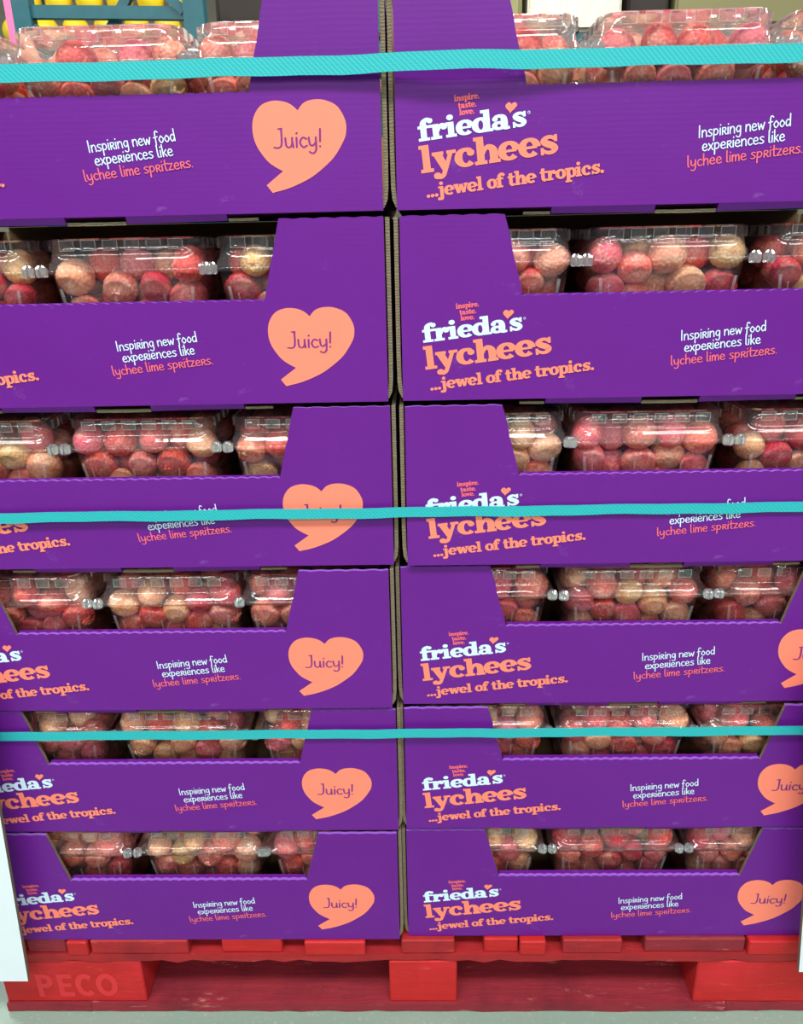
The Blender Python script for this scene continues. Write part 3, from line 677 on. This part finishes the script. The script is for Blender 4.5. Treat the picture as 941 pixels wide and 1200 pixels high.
# ------------------------------------------------------------------ white display panels beside the pallet
def white_panel(s, xin_b, xin_t, zb, word):
    bm = bmesh.new(); zt = 1.0; k = (xin_t-xin_b)/.258; zt = .62
    xt = xin_b+k*(zt-zb)
    pts = [(xin_b, zb), (xt, zt), (s*.84, zt), (s*.84, .0005), (s*.66, .0005), (s*.66, zb)]
    if s > 0: pts = pts[::-1]
    A = [bm.verts.new((x, -.040, z)) for x, z in pts]; B = [bm.verts.new((x, -.034, z)) for x, z in pts]
    fa = [bm.faces.new(A), bm.faces.new(B[::-1])]
    for i in range(len(pts)): bm.faces.new((A[i], B[i], B[(i+1) % len(pts)], A[(i+1) % len(pts)])).material_index = 1
    bm.normal_update(); bmesh.ops.triangulate(bm, faces=fa); bmesh.ops.recalc_face_normals(bm, faces=bm.faces[:])
    link('display_panel', mesh_of('display_panel', bm, [M['board'], M['kraft_edge']]), label=f'white board panel with kraft edge before the {word} corner of the red pallet', cat='panel')
white_panel(-1, -.5374, -.5218, PT-.035, 'left')
white_panel(1, .5417, .5165, PT-.0175, 'right')

# ------------------------------------------------------------------ rack and goods beyond the stack
rk = link('rack_frame', None, loc=(0, 0, 0), label='teal steel rack frame with braces standing beyond the boxes', cat='rack')
def steel(name, p, q, a, b, parent, m=None):
    bm = bmesh.new(); beam(bm, p, q, a, b); return link(name, mesh_of(name, bm, m or M['teal']), parent)
steel('post', (-1.87, 3.5, 0), (-1.87, 3.5, 2.9), .085, .075, rk); steel('post', (-1.03, 3.5, 0), (-1.03, 3.5, 2.9), .10, .075, rk)
for z in (.35, 1.1, 2.005+PT, 2.8): steel('brace', (-1.83, 3.5, z+.012), (-1.08, 3.5, z-.012), .04, .055, rk)
for a, b in ((.35, 1.1), (1.1, 1.95+PT), (2.0+PT, 2.8)): steel('diagonal_brace', (-1.83, 3.49, b), (-1.08, 3.49, a), .035, .045, rk)
steel('diagonal_brace', (-1.83, 3.54, 1.6), (-1.08, 3.54, 2.6), .035, .045, rk)
rb = link('pallet_rack', None, label='teal steel pallet rack holding lemons and wrapped cartons at the back', cat='rack')
for x in (-2.4, -.2, 2.6): steel('post', (x, 4.9, 0), (x, 4.9, 3.2), .08, .08, rb)
for z in (.9, 2.15):
    steel('beam', (-2.4, 4.45, z), (2.6, 4.45, z), .05, .10, rb); steel('beam', (-2.4, 5.4, z), (2.6, 5.4, z), .05, .10, rb)
    for i in range(10): steel('shelf_plank', (-2.2+i*.5, 4.4, z+.065), (-2.2+i*.5, 5.45, z+.065), .42, .025, rb, M['dark'])
def melon_me():
    bm = bmesh.new(); bmesh.ops.create_icosphere(bm, subdivisions=3, radius=1.0)
    for v in bm.verts: v.co.z *= 1.15+.1*max(0, abs(v.co.z)-.8)*5
    return mesh_of('melon', bm, M['lemon'], True)
lm = melon_me()
for r_, wrd in enumerate(('lowest', 'middle', 'highest')):
    for i in range(6):
        o = link('melon', lm, loc=(-2.40+i*.187+.09*(r_ % 2), 4.56+r_*.03, 2.228+.088+r_*.152), label=f'round yellow melon, {ORD[i]} in the {wrd} row behind the teal rack frame', cat='fruit', group='yellow melons on the far rack shelf', rot=(1.45, .1*i, .25*math.sin(i*2.3+r_)))
        o.scale = (.078, .078, .078)
pk = bmesh.new(); add_box(pk, -2.02, -1.93, 3.62, 3.64, 1.9, 2.35); link('card', mesh_of('card', pk, M['pink']), label='pink price card beside the teal rack post', cat='card')
def carton(x0, x1, y0, y1, z0, z1, m, label, n=3):
    bm = bmesh.new(); add_box(bm, 0, x1-x0, 0, y1-y0, 0, z1-z0); bmesh.ops.bevel(bm, geom=bm.edges[:], offset=.02, segments=2, affect='EDGES')
    bmesh.ops.subdivide_edges(bm, edges=bm.edges[:], cuts=2)
    for v in bm.verts: v.co += Vector((rnd.uniform(-.006, .006), rnd.uniform(-.01, .004), rnd.uniform(-.004, .004)))
    link('wrapped_carton', mesh_of('wrapped_carton', bm, m), loc=(x0, y0, z0), label=label, cat='carton')
carton(.45, .68, 4.5, 5.2, 2.228, 2.9, M['olive'], 'olive carton on the far rack shelf beside cream wrapped goods')
carton(.72, 1.28, 4.5, 5.2, 2.228, 3.0, M['film'], 'cream stretch wrapped carton on the far rack shelf')
carton(1.62, 2.5, 4.6, 5.2, 2.228, 2.8, M['olive'], 'wide olive carton at the far end of the rack')
carton(-1.17, -.35, 4.6, 5.3, 2.228, 2.75, M['dark'], 'dark brown crate on the far rack shelf beside the yellow melons')
carton(1.33, 1.58, 4.6, 5.2, 2.228, 2.85, M['dark'], 'narrow dark carton on the far rack shelf between cream and olive cartons')
